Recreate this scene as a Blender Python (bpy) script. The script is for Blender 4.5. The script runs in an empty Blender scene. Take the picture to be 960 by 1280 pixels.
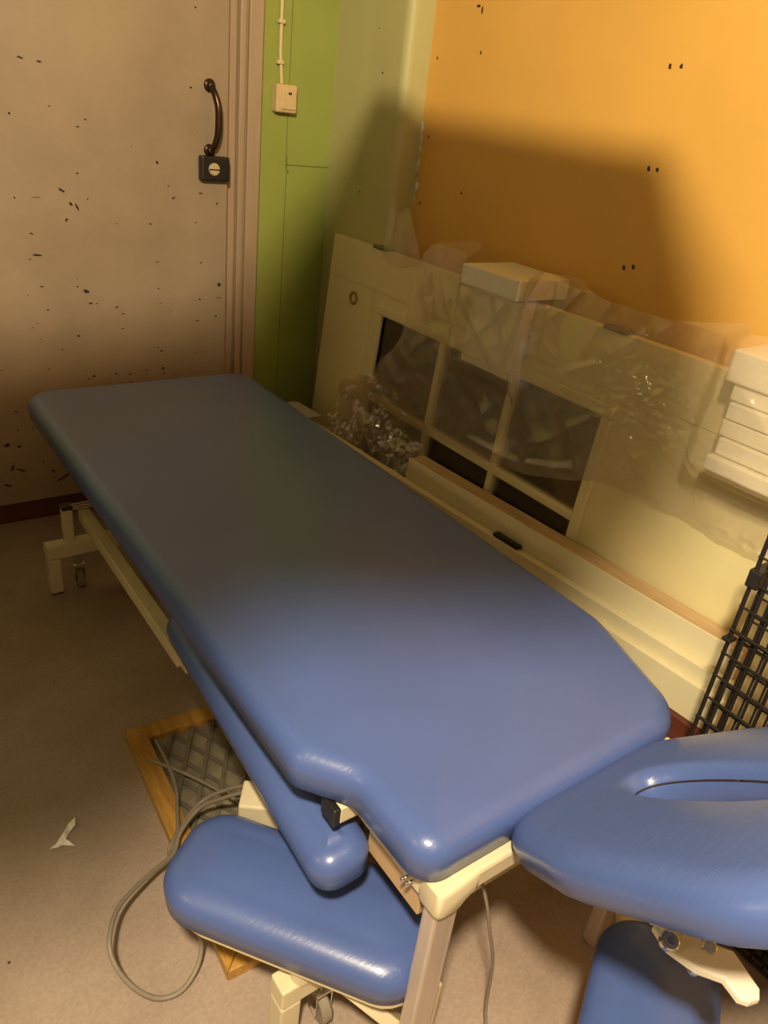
import bpy, bmesh, math, random
from mathutils import Vector, Matrix, noise
random.seed(7)
scn = bpy.context.scene
COL = scn.collection
WORLD = {}          # object name -> world offset of its origin

# ------------------------------------------------------------------ materials
def nodes_of(m):
    m.use_nodes = True
    return m.node_tree.nodes, m.node_tree.links

def mat(name, col, rough=0.5, metal=0.0, var=0.0, vscale=8.0, bump=0.0, bscale=60.0, spec=0.5, coat=0.0, stretch=(1, 1, 1), col2=None):
    m = bpy.data.materials.new(name)
    N, L = nodes_of(m)
    b = N['Principled BSDF']
    b.inputs['Base Color'].default_value = (*col, 1)
    b.inputs['Roughness'].default_value = rough
    b.inputs['Metallic'].default_value = metal
    b.inputs['Specular IOR Level'].default_value = spec
    b.inputs['Coat Weight'].default_value = coat
    b.inputs['Coat Roughness'].default_value = 0.24
    tc = N.new('ShaderNodeTexCoord')
    mp = N.new('ShaderNodeMapping'); mp.inputs['Scale'].default_value = stretch
    L.new(tc.outputs['Object'], mp.inputs['Vector'])
    if var > 0 or col2:
        nz = N.new('ShaderNodeTexNoise'); nz.inputs['Scale'].default_value = vscale
        nz.inputs['Detail'].default_value = 6; nz.inputs['Roughness'].default_value = 0.65
        L.new(mp.outputs['Vector'], nz.inputs['Vector'])
        rp = N.new('ShaderNodeValToRGB')
        a = tuple(max(0, c * (1 - var)) for c in col)
        d = col2 if col2 else tuple(min(1, c * (1 + var)) for c in col)
        rp.color_ramp.elements[0].position = 0.32; rp.color_ramp.elements[0].color = (*a, 1)
        rp.color_ramp.elements[1].position = 0.68; rp.color_ramp.elements[1].color = (*d, 1)
        L.new(nz.outputs['Fac'], rp.inputs['Fac'])
        L.new(rp.outputs['Color'], b.inputs['Base Color'])
    if bump > 0:
        n2 = N.new('ShaderNodeTexNoise'); n2.inputs['Scale'].default_value = bscale
        n2.inputs['Detail'].default_value = 4
        L.new(mp.outputs['Vector'], n2.inputs['Vector'])
        bp = N.new('ShaderNodeBump'); bp.inputs['Strength'].default_value = bump
        bp.inputs['Distance'].default_value = 0.002
        L.new(n2.outputs['Fac'], bp.inputs['Height'])
        L.new(bp.outputs['Normal'], b.inputs['Normal'])
    return m

def film_mat(name, alpha, tint, gloss=0.25, bscale=14.0, bstr=0.6):
    m = bpy.data.materials.new(name)
    N, L = nodes_of(m)
    for n in list(N): N.remove(n)
    out = N.new('ShaderNodeOutputMaterial')
    tr = N.new('ShaderNodeBsdfTransparent'); tr.inputs['Color'].default_value = (0.97, 0.95, 0.92, 1)
    df = N.new('ShaderNodeBsdfDiffuse'); df.inputs['Color'].default_value = (*tint, 1)
    tl = N.new('ShaderNodeBsdfTranslucent'); tl.inputs['Color'].default_value = (*tint, 1)
    gl = N.new('ShaderNodeBsdfGlossy'); gl.inputs['Roughness'].default_value = 0.12
    gl.inputs['Color'].default_value = (1, 1, 1, 1)
    tc = N.new('ShaderNodeTexCoord')
    nz = N.new('ShaderNodeTexNoise'); nz.inputs['Scale'].default_value = bscale; nz.inputs['Detail'].default_value = 5
    nz.inputs['Distortion'].default_value = 1.2
    L.new(tc.outputs['Object'], nz.inputs['Vector'])
    bp = N.new('ShaderNodeBump'); bp.inputs['Strength'].default_value = bstr; bp.inputs['Distance'].default_value = 0.012
    L.new(nz.outputs['Fac'], bp.inputs['Height'])
    L.new(bp.outputs['Normal'], gl.inputs['Normal'])
    dm = N.new('ShaderNodeMixShader'); dm.inputs[0].default_value = 0.35
    L.new(df.outputs[0], dm.inputs[1]); L.new(tl.outputs[0], dm.inputs[2])
    m1 = N.new('ShaderNodeMixShader'); m1.inputs[0].default_value = alpha
    L.new(tr.outputs[0], m1.inputs[1]); L.new(dm.outputs[0], m1.inputs[2])
    fr = N.new('ShaderNodeLayerWeight'); fr.inputs['Blend'].default_value = 0.35
    L.new(bp.outputs['Normal'], fr.inputs['Normal'])
    mu = N.new('ShaderNodeMath'); mu.operation = 'MULTIPLY'; mu.inputs[1].default_value = gloss
    L.new(fr.outputs['Facing'], mu.inputs[0])
    ad = N.new('ShaderNodeMath'); ad.operation = 'ADD'; ad.inputs[1].default_value = 0.06; L.new(mu.outputs[0], ad.inputs[0])
    m2 = N.new('ShaderNodeMixShader')
    L.new(ad.outputs[0], m2.inputs[0]); L.new(m1.outputs[0], m2.inputs[1]); L.new(gl.outputs[0], m2.inputs[2])
    L.new(m2.outputs[0], out.inputs['Surface'])
    return m

def glass_mat(name, col):
    m = bpy.data.materials.new(name)
    N, L = nodes_of(m)
    for n in list(N): N.remove(n)
    out = N.new('ShaderNodeOutputMaterial')
    tr = N.new('ShaderNodeBsdfTransparent'); tr.inputs['Color'].default_value = (*col, 1)
    gl = N.new('ShaderNodeBsdfGlossy'); gl.inputs['Roughness'].default_value = 0.03
    du = N.new('ShaderNodeBsdfDiffuse'); du.inputs['Color'].default_value = (.34, .26, .16, 1)
    dx = N.new('ShaderNodeMixShader'); dx.inputs[0].default_value = 0.22
    L.new(tr.outputs[0], dx.inputs[1]); L.new(du.outputs[0], dx.inputs[2])
    fr = N.new('ShaderNodeFresnel'); fr.inputs['IOR'].default_value = 1.5
    mx = N.new('ShaderNodeMixShader')
    L.new(fr.outputs[0], mx.inputs[0]); L.new(dx.outputs[0], mx.inputs[1]); L.new(gl.outputs[0], mx.inputs[2])
    L.new(mx.outputs[0], out.inputs['Surface'])
    return m

def wood_mat(name, c1, c2, axis_stretch, rough=0.5, scale=6):
    return mat(name, c1, rough, 0, 0.25, scale, 0.15, 40, stretch=axis_stretch, col2=c2)

def vinyl_mat(name, col):
    m = mat(name, col, 0.33, 0, 0, bump=0, spec=0.5, coat=0.22)
    N, L = m.node_tree.nodes, m.node_tree.links
    b = N['Principled BSDF']
    tc = N.new('ShaderNodeTexCoord')
    # fine leatherette grain plus low stretch wrinkles
    v = N.new('ShaderNodeTexVoronoi'); v.inputs['Scale'].default_value = 420
    L.new(tc.outputs['Object'], v.inputs['Vector'])
    mp = N.new('ShaderNodeMapping'); mp.inputs['Scale'].default_value = (28, 210, 28); mp.inputs['Rotation'].default_value = (0, 0, 0.12)
    L.new(tc.outputs['Object'], mp.inputs['Vector'])
    w = N.new('ShaderNodeTexNoise'); w.inputs['Scale'].default_value = 1.0; w.inputs['Detail'].default_value = 3
    L.new(mp.outputs['Vector'], w.inputs['Vector'])
    b1 = N.new('ShaderNodeBump'); b1.inputs['Strength'].default_value = 0.12; b1.inputs['Distance'].default_value = 0.0006
    L.new(v.outputs['Distance'], b1.inputs['Height'])
    b2 = N.new('ShaderNodeBump'); b2.inputs['Strength'].default_value = 0.16; b2.inputs['Distance'].default_value = 0.003
    ge = N.new('ShaderNodeNewGeometry'); sx = N.new('ShaderNodeSeparateXYZ'); L.new(ge.outputs['Normal'], sx.inputs[0])
    mr = N.new('ShaderNodeMapRange'); mr.inputs['From Min'].default_value = 0.80; mr.inputs['From Max'].default_value = 0.985
    mr.inputs['To Min'].default_value = 1.0; mr.inputs['To Max'].default_value = 0.06
    L.new(sx.outputs['Z'], mr.inputs['Value'])
    mm = N.new('ShaderNodeMath'); mm.operation = 'MULTIPLY'; L.new(w.outputs['Fac'], mm.inputs[0]); L.new(mr.outputs[0], mm.inputs[1])
    L.new(mm.outputs[0], b2.inputs['Height']); L.new(b1.outputs['Normal'], b2.inputs['Normal'])
    L.new(b2.outputs['Normal'], b.inputs['Normal'])
    n = N.new('ShaderNodeTexNoise'); n.inputs['Scale'].default_value = 5; n.inputs['Detail'].default_value = 5
    L.new(tc.outputs['Object'], n.inputs['Vector'])
    r = N.new('ShaderNodeValToRGB')
    r.color_ramp.elements[0].position = 0.3; r.color_ramp.elements[0].color = (*[c * 0.93 for c in col], 1)
    r.color_ramp.elements[1].position = 0.7; r.color_ramp.elements[1].color = (*[c * 1.05 for c in col], 1)
    L.new(n.outputs['Fac'], r.inputs['Fac']); L.new(r.outputs['Color'], b.inputs['Base Color'])
    return m

M = {}
M['vinyl'] = vinyl_mat('blue_vinyl', (0.080, 0.132, 0.365))
M['cream'] = mat('cream_paint', (0.74, 0.66, 0.44), 0.38, var=0.05, vscale=10, bump=0.05)
M['steel'] = mat('brushed_steel', (0.66, 0.57, 0.50), 0.36, 0.35, var=0.1, vscale=5, stretch=(40, 40, 1))
M['chrome'] = mat('chrome', (0.8, 0.78, 0.74), 0.15, 1.0)
M['black'] = mat('black_plastic', (0.015, 0.014, 0.013), 0.4, var=0.2)
M['lever'] = mat('lever_paint', (0.80, 0.74, 0.60), 0.35, var=0.04)
M['doorpaint'] = mat('beige_door_paint', (0.36, 0.28, 0.185), 0.42, var=0.10, vscale=3.5, bump=0.08, bscale=8)
M['frame'] = mat('beige_frame_paint', (0.42, 0.31, 0.20), 0.45, var=0.08, vscale=4, stretch=(4, 4, .6))
M['green'] = mat('green_wall_paint', (0.31, 0.36, 0.075), 0.5, var=0.07, vscale=2.5, bump=0.06, bscale=14)
M['greengrey'] = mat('grey_green_board', (0.50, 0.47, 0.20), 0.5, var=0.05, vscale=3)
M['ochre'] = mat('ochre_board', (0.74, 0.41, 0.085), 0.5, var=0.05, vscale=2.0, bump=0.03, bscale=30)
M['dark'] = mat('dark_scuff', (0.03, 0.015, 0.01), 0.7, var=0.2)
M['chip'] = mat('chipped_white', (0.90, 0.86, 0.76), 0.7, var=0.1, vscale=60)
M['redbrown'] = mat('red_brown_paint', (0.13, 0.035, 0.018), 0.5, var=0.15, vscale=5, stretch=(.5, 4, 4))
M['plaster'] = mat('plaster', (0.07, 0.055, 0.03), 0.7, var=0.04)
M['doorwhite'] = mat('cream_door_paint', (0.80, 0.70, 0.37), 0.42, var=0.05, vscale=3, bump=0.04, bscale=30)
M['boardwhite'] = mat('white_laminate', (0.80, 0.72, 0.46), 0.35, var=0.03)
M['oak'] = wood_mat('oak_edge', (0.58, 0.38, 0.19), (0.72, 0.50, 0.27), (9, .8, 9), 0.45, 5)
M['pine'] = wood_mat('varnished_pine', (0.50, 0.25, 0.05), (0.68, 0.38, 0.09), (10, 1.2, 10), 0.4, 5)
M['foam'] = mat('white_foam', (0.86, 0.80, 0.62), 0.8, var=0.05, vscale=120, bump=0.3, bscale=160)
M['paper'] = mat('white_paper', (0.80, 0.78, 0.74), 0.7, var=0.04)
M['film'] = film_mat('clear_film', 0.29, (0.86, 0.76, 0.56), 0.22, 5, 0.18)
M['film_dense'] = film_mat('crumpled_film', 0.11, (0.80, 0.70, 0.50), 0.55, 10, 0.3)
M['glass'] = glass_mat('grey_glass', (0.80, 0.74, 0.66))
M['wire'] = mat('black_wire', (0.02, 0.016, 0.013), 0.35, var=0.15)
M['cord'] = mat('grey_cord', (0.26, 0.22, 0.17), 0.5, var=0.08)
M['lattice'] = mat('grey_lattice', (0.17, 0.145, 0.105), 0.55, var=0.2, vscale=20)
M['backing'] = mat('grey_backing', (0.26, 0.225, 0.15), 0.7, var=0.3, vscale=18)
M['bronze'] = mat('dark_bronze', (0.07, 0.038, 0.025), 0.28, 0.7, var=0.2)
M['brass'] = mat('brass', (0.92, 0.82, 0.55), 0.3, 0.6)
M['switch'] = mat('aged_ivory_plastic', (0.70, 0.52, 0.26), 0.4, var=0.08, vscale=30)
M['conduit'] = mat('ivory_cable', (0.72, 0.60, 0.30), 0.45)
M['hinge'] = mat('grey_hinge', (0.17, 0.15, 0.13), 0.35, 0.6)
M['brownstuff'] = mat('brown_cardboard', (0.42, 0.29, 0.16), 0.75, var=0.12)
M['tanply'] = mat('tan_plywood', (.55, .38, .20), .5, var=.08, vscale=6)
M['rubber'] = mat('grey_rubber', (0.30, 0.26, 0.19), 0.5)

def floor_material():
    m = bpy.data.materials.new('speckled_lino')
    N, L = nodes_of(m)
    b = N['Principled BSDF']; b.inputs['Roughness'].default_value = 0.5
    tc = N.new('ShaderNodeTexCoord')
    n1 = N.new('ShaderNodeTexNoise'); n1.inputs['Scale'].default_value = 3.2; n1.inputs['Detail'].default_value = 9; n1.inputs['Roughness'].default_value = 0.7
    n2 = N.new('ShaderNodeTexNoise'); n2.inputs['Scale'].default_value = 130; n2.inputs['Detail'].default_value = 2
    vo = N.new('ShaderNodeTexVoronoi'); vo.inputs['Scale'].default_value = 16
    for n in (n1, n2, vo): L.new(tc.outputs['Object'], n.inputs['Vector'])
    r1 = N.new('ShaderNodeValToRGB')
    r1.color_ramp.elements[0].position = 0.3; r1.color_ramp.elements[0].color = (0.335, 0.255, 0.20, 1)
    r1.color_ramp.elements[1].position = 0.7; r1.color_ramp.elements[1].color = (0.46, 0.36, 0.29, 1)
    L.new(n1.outputs['Fac'], r1.inputs['Fac'])
    r2 = N.new('ShaderNodeValToRGB')
    r2.color_ramp.elements[0].position = 0.35; r2.color_ramp.elements[0].color = (0.90, 0.90, 0.90, 1)
    r2.color_ramp.elements[1].position = 0.65; r2.color_ramp.elements[1].color = (1.04, 1.04, 1.04, 1)
    L.new(n2.outputs['Fac'], r2.inputs['Fac'])
    mx = N.new('ShaderNodeMix'); mx.data_type = 'RGBA'; mx.blend_type = 'MULTIPLY'; mx.inputs['Factor'].default_value = 1
    L.new(r1.outputs['Color'], mx.inputs['A']); L.new(r2.outputs['Color'], mx.inputs['B'])
    # small dark bits of grit
    gt = N.new('ShaderNodeMath'); gt.operation = 'LESS_THAN'; gt.inputs[1].default_value = 0.045
    L.new(vo.outputs['Distance'], gt.inputs[0])
    sc = N.new('ShaderNodeSeparateColor'); L.new(vo.outputs['Color'], sc.inputs['Color'])
    g2 = N.new('ShaderNodeMath'); g2.operation = 'GREATER_THAN'; g2.inputs[1].default_value = 0.82
    L.new(sc.outputs['Red'], g2.inputs[0])
    an = N.new('ShaderNodeMath'); an.operation = 'MULTIPLY'
    L.new(gt.outputs[0], an.inputs[0]); L.new(g2.outputs[0], an.inputs[1])
    m2 = N.new('ShaderNodeMix'); m2.data_type = 'RGBA'; m2.inputs['B'].default_value = (0.05, 0.035, 0.025, 1)
    L.new(an.outputs[0], m2.inputs['Factor']); L.new(mx.outputs['Result'], m2.inputs['A'])
    L.new(m2.outputs['Result'], b.inputs['Base Color'])
    return m
M['floor'] = floor_material()

# ------------------------------------------------------------------ helpers
def obj(name, bm, material, parent=None, smooth=False, angle=None):
    me = bpy.data.meshes.new(name)
    if parent is not None:
        bmesh.ops.translate(bm, verts=bm.verts, vec=-WORLD[parent.name])
    bmesh.ops.recalc_face_normals(bm, faces=bm.faces)
    bm.to_mesh(me); bm.free()
    mats = material if isinstance(material, (list, tuple)) else [material]
    for m in mats: me.materials.append(m)
    o = bpy.data.objects.new(name, me); COL.objects.link(o)
    if smooth:
        for p in me.polygons: p.use_smooth = True
        if angle is not None:
            me.set_sharp_from_angle(angle=math.radians(angle))
    if parent is not None:
        o.parent = parent
        WORLD[o.name] = WORLD[parent.name].copy()
    else:
        WORLD[o.name] = Vector((0, 0, 0))
    return o

def tag(o, label, cat, group=None):
    o['label'] = label; o['category'] = cat
    if group: o['group'] = group
    return o

def thing(name, label, cat, loc, group=None):
    o = bpy.data.objects.new(name, None); COL.objects.link(o)
    o.location = loc; o.empty_display_size = 0.1
    WORLD[o.name] = Vector(loc)
    return tag(o, label, cat, group)

def rebase(o, loc):
    """move a one-mesh thing's origin to its own base"""
    v = Vector(loc)
    o.data.transform(Matrix.Translation(-v)); o.location = v; WORLD[o.name] = v
    return o

def struct(name, bm, material, parent=None, **k):
    o = obj(name, bm, material, parent, **k)
    o['kind'] = 'structure'
    return o

def add_box(bm, lo, hi, bevel=0.0, mi=0, seg=2, mtx=None):
    t = bmesh.new()
    bmesh.ops.create_cube(t, size=1)
    s = [hi[i] - lo[i] for i in range(3)]; c = [(hi[i] + lo[i]) / 2 for i in range(3)]
    for v in t.verts: v.co = Vector((v.co[i] * s[i] + c[i] for i in range(3)))
    if bevel > 0:
        bmesh.ops.bevel(t, geom=list(t.edges), offset=min(bevel, min(abs(x) for x in s) * .45), segments=seg, profile=.5, affect='EDGES')
    if mtx is not None: bmesh.ops.transform(t, matrix=mtx, verts=t.verts)
    merge(bm, t, mi)

def merge(bm, t, mi=0):
    vm = {v: bm.verts.new(v.co) for v in t.verts}
    for f in t.faces:
        try:
            nf = bm.faces.new([vm[v] for v in f.verts]); nf.material_index = mi if mi else f.material_index
        except ValueError: pass
    t.free()

def add_bar(bm, p0, p1, w, h, up=(0, 0, 1), bevel=0.003, mi=0):
    """box beam from p0 to p1, w across, h along up"""
    p0, p1 = Vector(p0), Vector(p1)
    d = (p1 - p0); ln = d.length; d.normalize()
    u = Vector(up); u = (u - d * u.dot(d)).normalized(); s = d.cross(u)
    mtx = Matrix(((s.x, d.x, u.x, p0.x), (s.y, d.y, u.y, p0.y), (s.z, d.z, u.z, p0.z), (0, 0, 0, 1)))
    add_box(bm, (-w / 2, 0, -h / 2), (w / 2, ln, h / 2), bevel, mi, mtx=mtx)

def catmull(pts, n=8, closed=False):
    P = [Vector(p) for p in pts]; out = []
    m = len(P); rng = range(m if closed else m - 1)
    for i in rng:
        if closed: a, b, c, d = P[i - 1], P[i], P[(i + 1) % m], P[(i + 2) % m]
        else: a, b, c, d = P[max(i - 1, 0)], P[i], P[i + 1], P[min(i + 2, m - 1)]
        for k in range(n):
            t = k / n
            out.append(0.5 * ((2 * b) + (c - a) * t + (2 * a - 5 * b + 4 * c - d) * t * t + (3 * b - a - 3 * c + d) * t ** 3))
    if not closed: out.append(P[-1])
    return out

def add_tube(bm, pts, r, seg=8, cap=True, smooth_n=0, mi=0):
    P = catmull(pts, smooth_n) if smooth_n else [Vector(p) for p in pts]
    rings = []; ref = None
    for i, p in enumerate(P):
        d = (P[min(i + 1, len(P) - 1)] - P[max(i - 1, 0)]).normalized()
        if ref is None:
            ref = Vector((0, 0, 1)) if abs(d.z) < .9 else Vector((1, 0, 0))
        ref = (ref - d * ref.dot(d)).normalized(); s = d.cross(ref)
        rr = r(i / (len(P) - 1)) if callable(r) else r
        rings.append([bm.verts.new(p + (ref * math.cos(a) + s * math.sin(a)) * rr) for a in [2 * math.pi * k / seg for k in range(seg)]])
    for a, b in zip(rings, rings[1:]):
        for k in range(seg):
            f = bm.faces.new((a[k], a[(k + 1) % seg], b[(k + 1) % seg], b[k])); f.material_index = mi
    if cap:
        bm.faces.new(rings[0][::-1]).material_index = mi; bm.faces.new(rings[-1]).material_index = mi

def add_cyl(bm, p0, p1, r, seg=20, bevel=0.0, mi=0):
    if bevel:
        p0, p1 = Vector(p0), Vector(p1); d = (p1 - p0).normalized()
        prof = [(0, r - bevel), (bevel, r), ((p1 - p0).length - bevel, r), ((p1 - p0).length, r - bevel)]
        rings = []
        ref = Vector((0, 0, 1)) if abs(d.z) < .9 else Vector((1, 0, 0))
        ref = (ref - d * ref.dot(d)).normalized(); s = d.cross(ref)
        for t, rr in prof:
            rings.append([bm.verts.new(p0 + d * t + (ref * math.cos(a) + s * math.sin(a)) * rr) for a in [2 * math.pi * k / seg for k in range(seg)]])
        for a, b in zip(rings, rings[1:]):
            for k in range(seg): bm.faces.new((a[k], a[(k + 1) % seg], b[(k + 1) % seg], b[k])).material_index = mi
        bm.faces.new(rings[0][::-1]).material_index = mi; bm.faces.new(rings[-1]).material_index = mi
    else:
        add_tube(bm, [p0, p1], r, seg, mi=mi)

def round_poly(pts, rad, step=0.012):
    """2-D polygon with rounded corners -> evenly spaced loop"""
    n = len(pts); out = []
    for i in range(n):
        p = Vector(pts[i]); a = Vector(pts[i - 1]); b = Vector(pts[(i + 1) % n])
        r = rad[i] if isinstance(rad, (list, tuple)) else rad
        u = (a - p); v = (b - p); lu, lv = u.length, v.length; u /= lu; v /= lv
        ang = math.acos(max(-1, min(1, u.dot(v))))
        t = min(r / math.tan(ang / 2), lu * .49, lv * .49)
        r2 = t * math.tan(ang / 2)
        c = p + (u + v).normalized() * (r2 / math.sin(ang / 2))
        s = p + u * t; e = p + v * t
        a0 = math.atan2(s.y - c.y, s.x - c.x); a1 = math.atan2(e.y - c.y, e.x - c.x)
        da = (a1 - a0 + math.pi) % (2 * math.pi) - math.pi
        k = max(3, int(abs(da) * r2 / step) + 2)
        for j in range(k + 1):
            th = a0 + da * j / k
            out.append(Vector((c.x + r2 * math.cos(th), c.y + r2 * math.sin(th))))
    res = []; m = len(out)
    for i in range(m):
        a, b = out[i], out[(i + 1) % m]
        L = (b - a).length
        if L < 1e-5: continue
        k = max(1, int(L / step))
        for j in range(k): res.append(a.lerp(b, j / k))
    area = sum(res[i].x * res[(i + 1) % len(res)].y - res[(i + 1) % len(res)].x * res[i].y for i in range(len(res)))
    if area < 0: res.reverse()
    return res

def loop_normals(lp):
    n = len(lp); out = []
    for i in range(n):
        d = lp[(i + 2) % n] - lp[i - 2]
        v = Vector((-d.y, d.x)); v.normalize(); out.append(v)   # inward for CCW
    return out

def add_pad(bm, loop, thick, r, crown=0.008, squash=1.0, mtx=None, ztop=0.0, bottom_inset=0.01, axis=None):
    """upholstered pad: rounded edge all round, softly domed top. loop is CCW, top at ztop."""
    nr = loop_normals(loop); n = len(loop)
    prof = [(bottom_inset, -thick), (0.003, -thick + 0.006)]
    K = 9
    low = -thick * 0.45
    for k in range(K + 1):
        th = math.pi / 2 * k / K
        prof.append((r * (1 - math.cos(th)), low + (-low) * math.sin(th)))
    rings = []
    for ins, z in prof:
        rings.append([bm.verts.new((p.x + q.x * ins, p.y + q.y * ins, ztop + z)) for p, q in zip(loop, nr)])
    base = [(p + q * r) for p, q in zip(loop, nr)]
    if axis is None:
        c = sum(base, Vector((0, 0))) / n; ax = lambda p: c
    else:
        a, b = Vector(axis[0]), Vector(axis[1]); L2 = (b - a).length_squared
        ax = lambda p: a + (b - a) * max(0, min(1, (p - a).dot(b - a) / L2))
    for s in (0.18, 0.4, 0.65, 0.9):
        rings.append([bm.verts.new((*(p.lerp(ax(p), s)), ztop + crown * (1 - (1 - s) ** 2))) for p in base])
    for a, b in zip(rings, rings[1:]):
        for k in range(n): bm.faces.new((a[k], a[(k + 1) % n], b[(k + 1) % n], b[k]))
    bm.faces.new(rings[-1]); bm.faces.new(rings[0][::-1])
    if mtx is not None: bmesh.ops.transform(bm, matrix=mtx, verts=bm.verts)

def add_prism(bm, loop, z0, z1, mtx=None, mi=0, bevel=0.0):
    t = bmesh.new()
    b = [t.verts.new((p[0], p[1], z0)) for p in loop]
    f = t.faces.new(b)
    r = bmesh.ops.extrude_face_region(t, geom=[f])
    bmesh.ops.translate(t, verts=[v for v in r['geom'] if isinstance(v, bmesh.types.BMVert)], vec=(0, 0, z1 - z0))
    bmesh.ops.recalc_face_normals(t, faces=t.faces)
    if bevel:
        es = [e for e in t.edges if abs(e.verts[0].co.z - e.verts[1].co.z) < 1e-6]
        bmesh.ops.bevel(t, geom=es, offset=bevel, segments=2, profile=.5, affect='EDGES')
    if mtx is not None: bmesh.ops.transform(t, matrix=mtx, verts=t.verts)
    merge(bm, t, mi)

def flake(bm, c, u, v, a, b, ang, lift, mi, rnd):
    """small irregular mark lying on a surface (c centre, u/v in-plane axes)"""
    c, u, v = Vector(c), Vector(u), Vector(v); n = u.cross(v)
    k = 9; vs = []
    for i in range(k):
        th = 2 * math.pi * i / k; q = rnd.uniform(.6, 1.1)
        x, y = a * q * math.cos(th), b * q * math.sin(th)
        x, y = x * math.cos(ang) - y * math.sin(ang), x * math.sin(ang) + y * math.cos(ang)
        vs.append(bm.verts.new(c + u * x + v * y + n * lift))
    bm.faces.new(vs).material_index = mi

# ------------------------------------------------------------------ room
WY, WX = 2.576, 1.68           # back (door) wall and right (ochre) wall
CX, CY = 1.591, 2.172          # boxed-in corner
XL, YF, ZC = -1.5, -1.9, 2.75
rnd = random.Random(3)

bm = bmesh.new(); add_box(bm, (XL - .1, YF - .1, -.1), (WX + .1, WY + .1, 0)); struct('floor', bm, M['floor'])
bm = bmesh.new(); add_box(bm, (XL - .1, YF - .1, ZC), (WX + .1, WY + .1, ZC + .1)); struct('ceiling', bm, M['plaster'])
bm = bmesh.new(); add_box(bm, (XL - .1, WY, 0), (WX + .1, WY + .1, ZC))
bm.faces.ensure_lookup_table()
for (x, z, a, b_) in ((1.42, .62, .0014, .6), (1.416, 1.45, .0012, .27)):
    add_box(bm, (x - a, WY - .0006, z - b_), (x + a, WY + .001, z + b_), 0, 1)
add_box(bm, (1.418, WY - .0006, 1.189), (CX, WY + .001, 1.193), 0, 1)
flake(bm, (1.425, WY, 1.168), (1, 0, 0), (0, 0, 1), .004, .008, 0, .001, 1, rnd)
struct('wall_back', bm, [M['green'], mat('green_seam', (0.16, 0.19, 0.03), .6)])
bm = bmesh.new(); add_box(bm, (WX, YF - .1, 0), (WX + .1, WY + .1, ZC))
for (y, z) in ((1.28, 1.556), (1.25, 1.557), (1.269, 1.343), (1.244, 1.344), (1.27, 1.113), (1.242, 1.119), (2.134, 1.554), (1.938, 1.572), (2.13, 1.337), (1.933, 1.198), (2.133, 1.139)):
    big = y < 1.5
    flake(bm, (WX, y, z), (0, -1, 0), (0, 0, 1), .0048 if big else .004, .007 if big else .006, .2, -.0008 * -1, 1, rnd)
flake(bm, (WX, 1.975, 1.685), (0, -1, 0), (0, 0, 1), .012, .004, 0, .0008, 1, rnd)
flake(bm, (WX, 1.958, 1.676), (0, -1, 0), (0, 0, 1), .004, .012, 0, .0008, 1, rnd)
# chipped white edge of the ochre board, next to the boxed-in corner
z = 1.13
while z < 1.38:
    w = rnd.uniform(.004, .012) * (1.0 if z > 1.17 else .6); h = rnd.uniform(.008, .02)
    flake(bm, (WX, CY - w * .7, z), (0, -1, 0), (0, 0, 1), w, h, rnd.uniform(-.3, .3), .0009, 2, rnd)
    z += h * 1.1
struct('wall_right', bm, [M['ochre'], M['dark'], M['chip']])
bm = bmesh.new(); add_box(bm, (XL - .1, YF - .1, 0), (XL, WY, ZC)); struct('wall_left', bm, M['plaster'])
bm = bmesh.new(); add_box(bm, (XL, YF - .1, 0), (WX, YF, ZC)); struct('wall_front', bm, M['plaster'])
# boxed-in corner with a rounded edge
lp = [(CX, WY + .02), (CX, CY + .035)]
for k in range(9):
    th = math.pi + math.pi / 2 * k / 8
    lp.append((CX + .03 + .03 * math.cos(th), CY + .03 + .03 * math.sin(th)))
lp += [(WX + .02, CY), (WX + .02, WY + .02)]
bm = bmesh.new(); add_prism(bm, lp, 0, ZC)
for (y, z, s) in ((2.29, 1.5, .003), (2.33, 1.62, .002), (2.36, 1.14, .004), (2.42, 1.3, .002)):
    flake(bm, (CX, y, z), (0, -1, 0), (0, 0, 1), s * 1.6, s, .2, .0008, 1, rnd)
struct('wall_corner', bm, [M['greengrey'], M['dark']], smooth=True, angle=40)
bm = bmesh.new(); add_box(bm, (XL, WY - .022, 0), (1.20, WY, .078), .004); struct('baseboard_back', bm, M['redbrown'])

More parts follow.
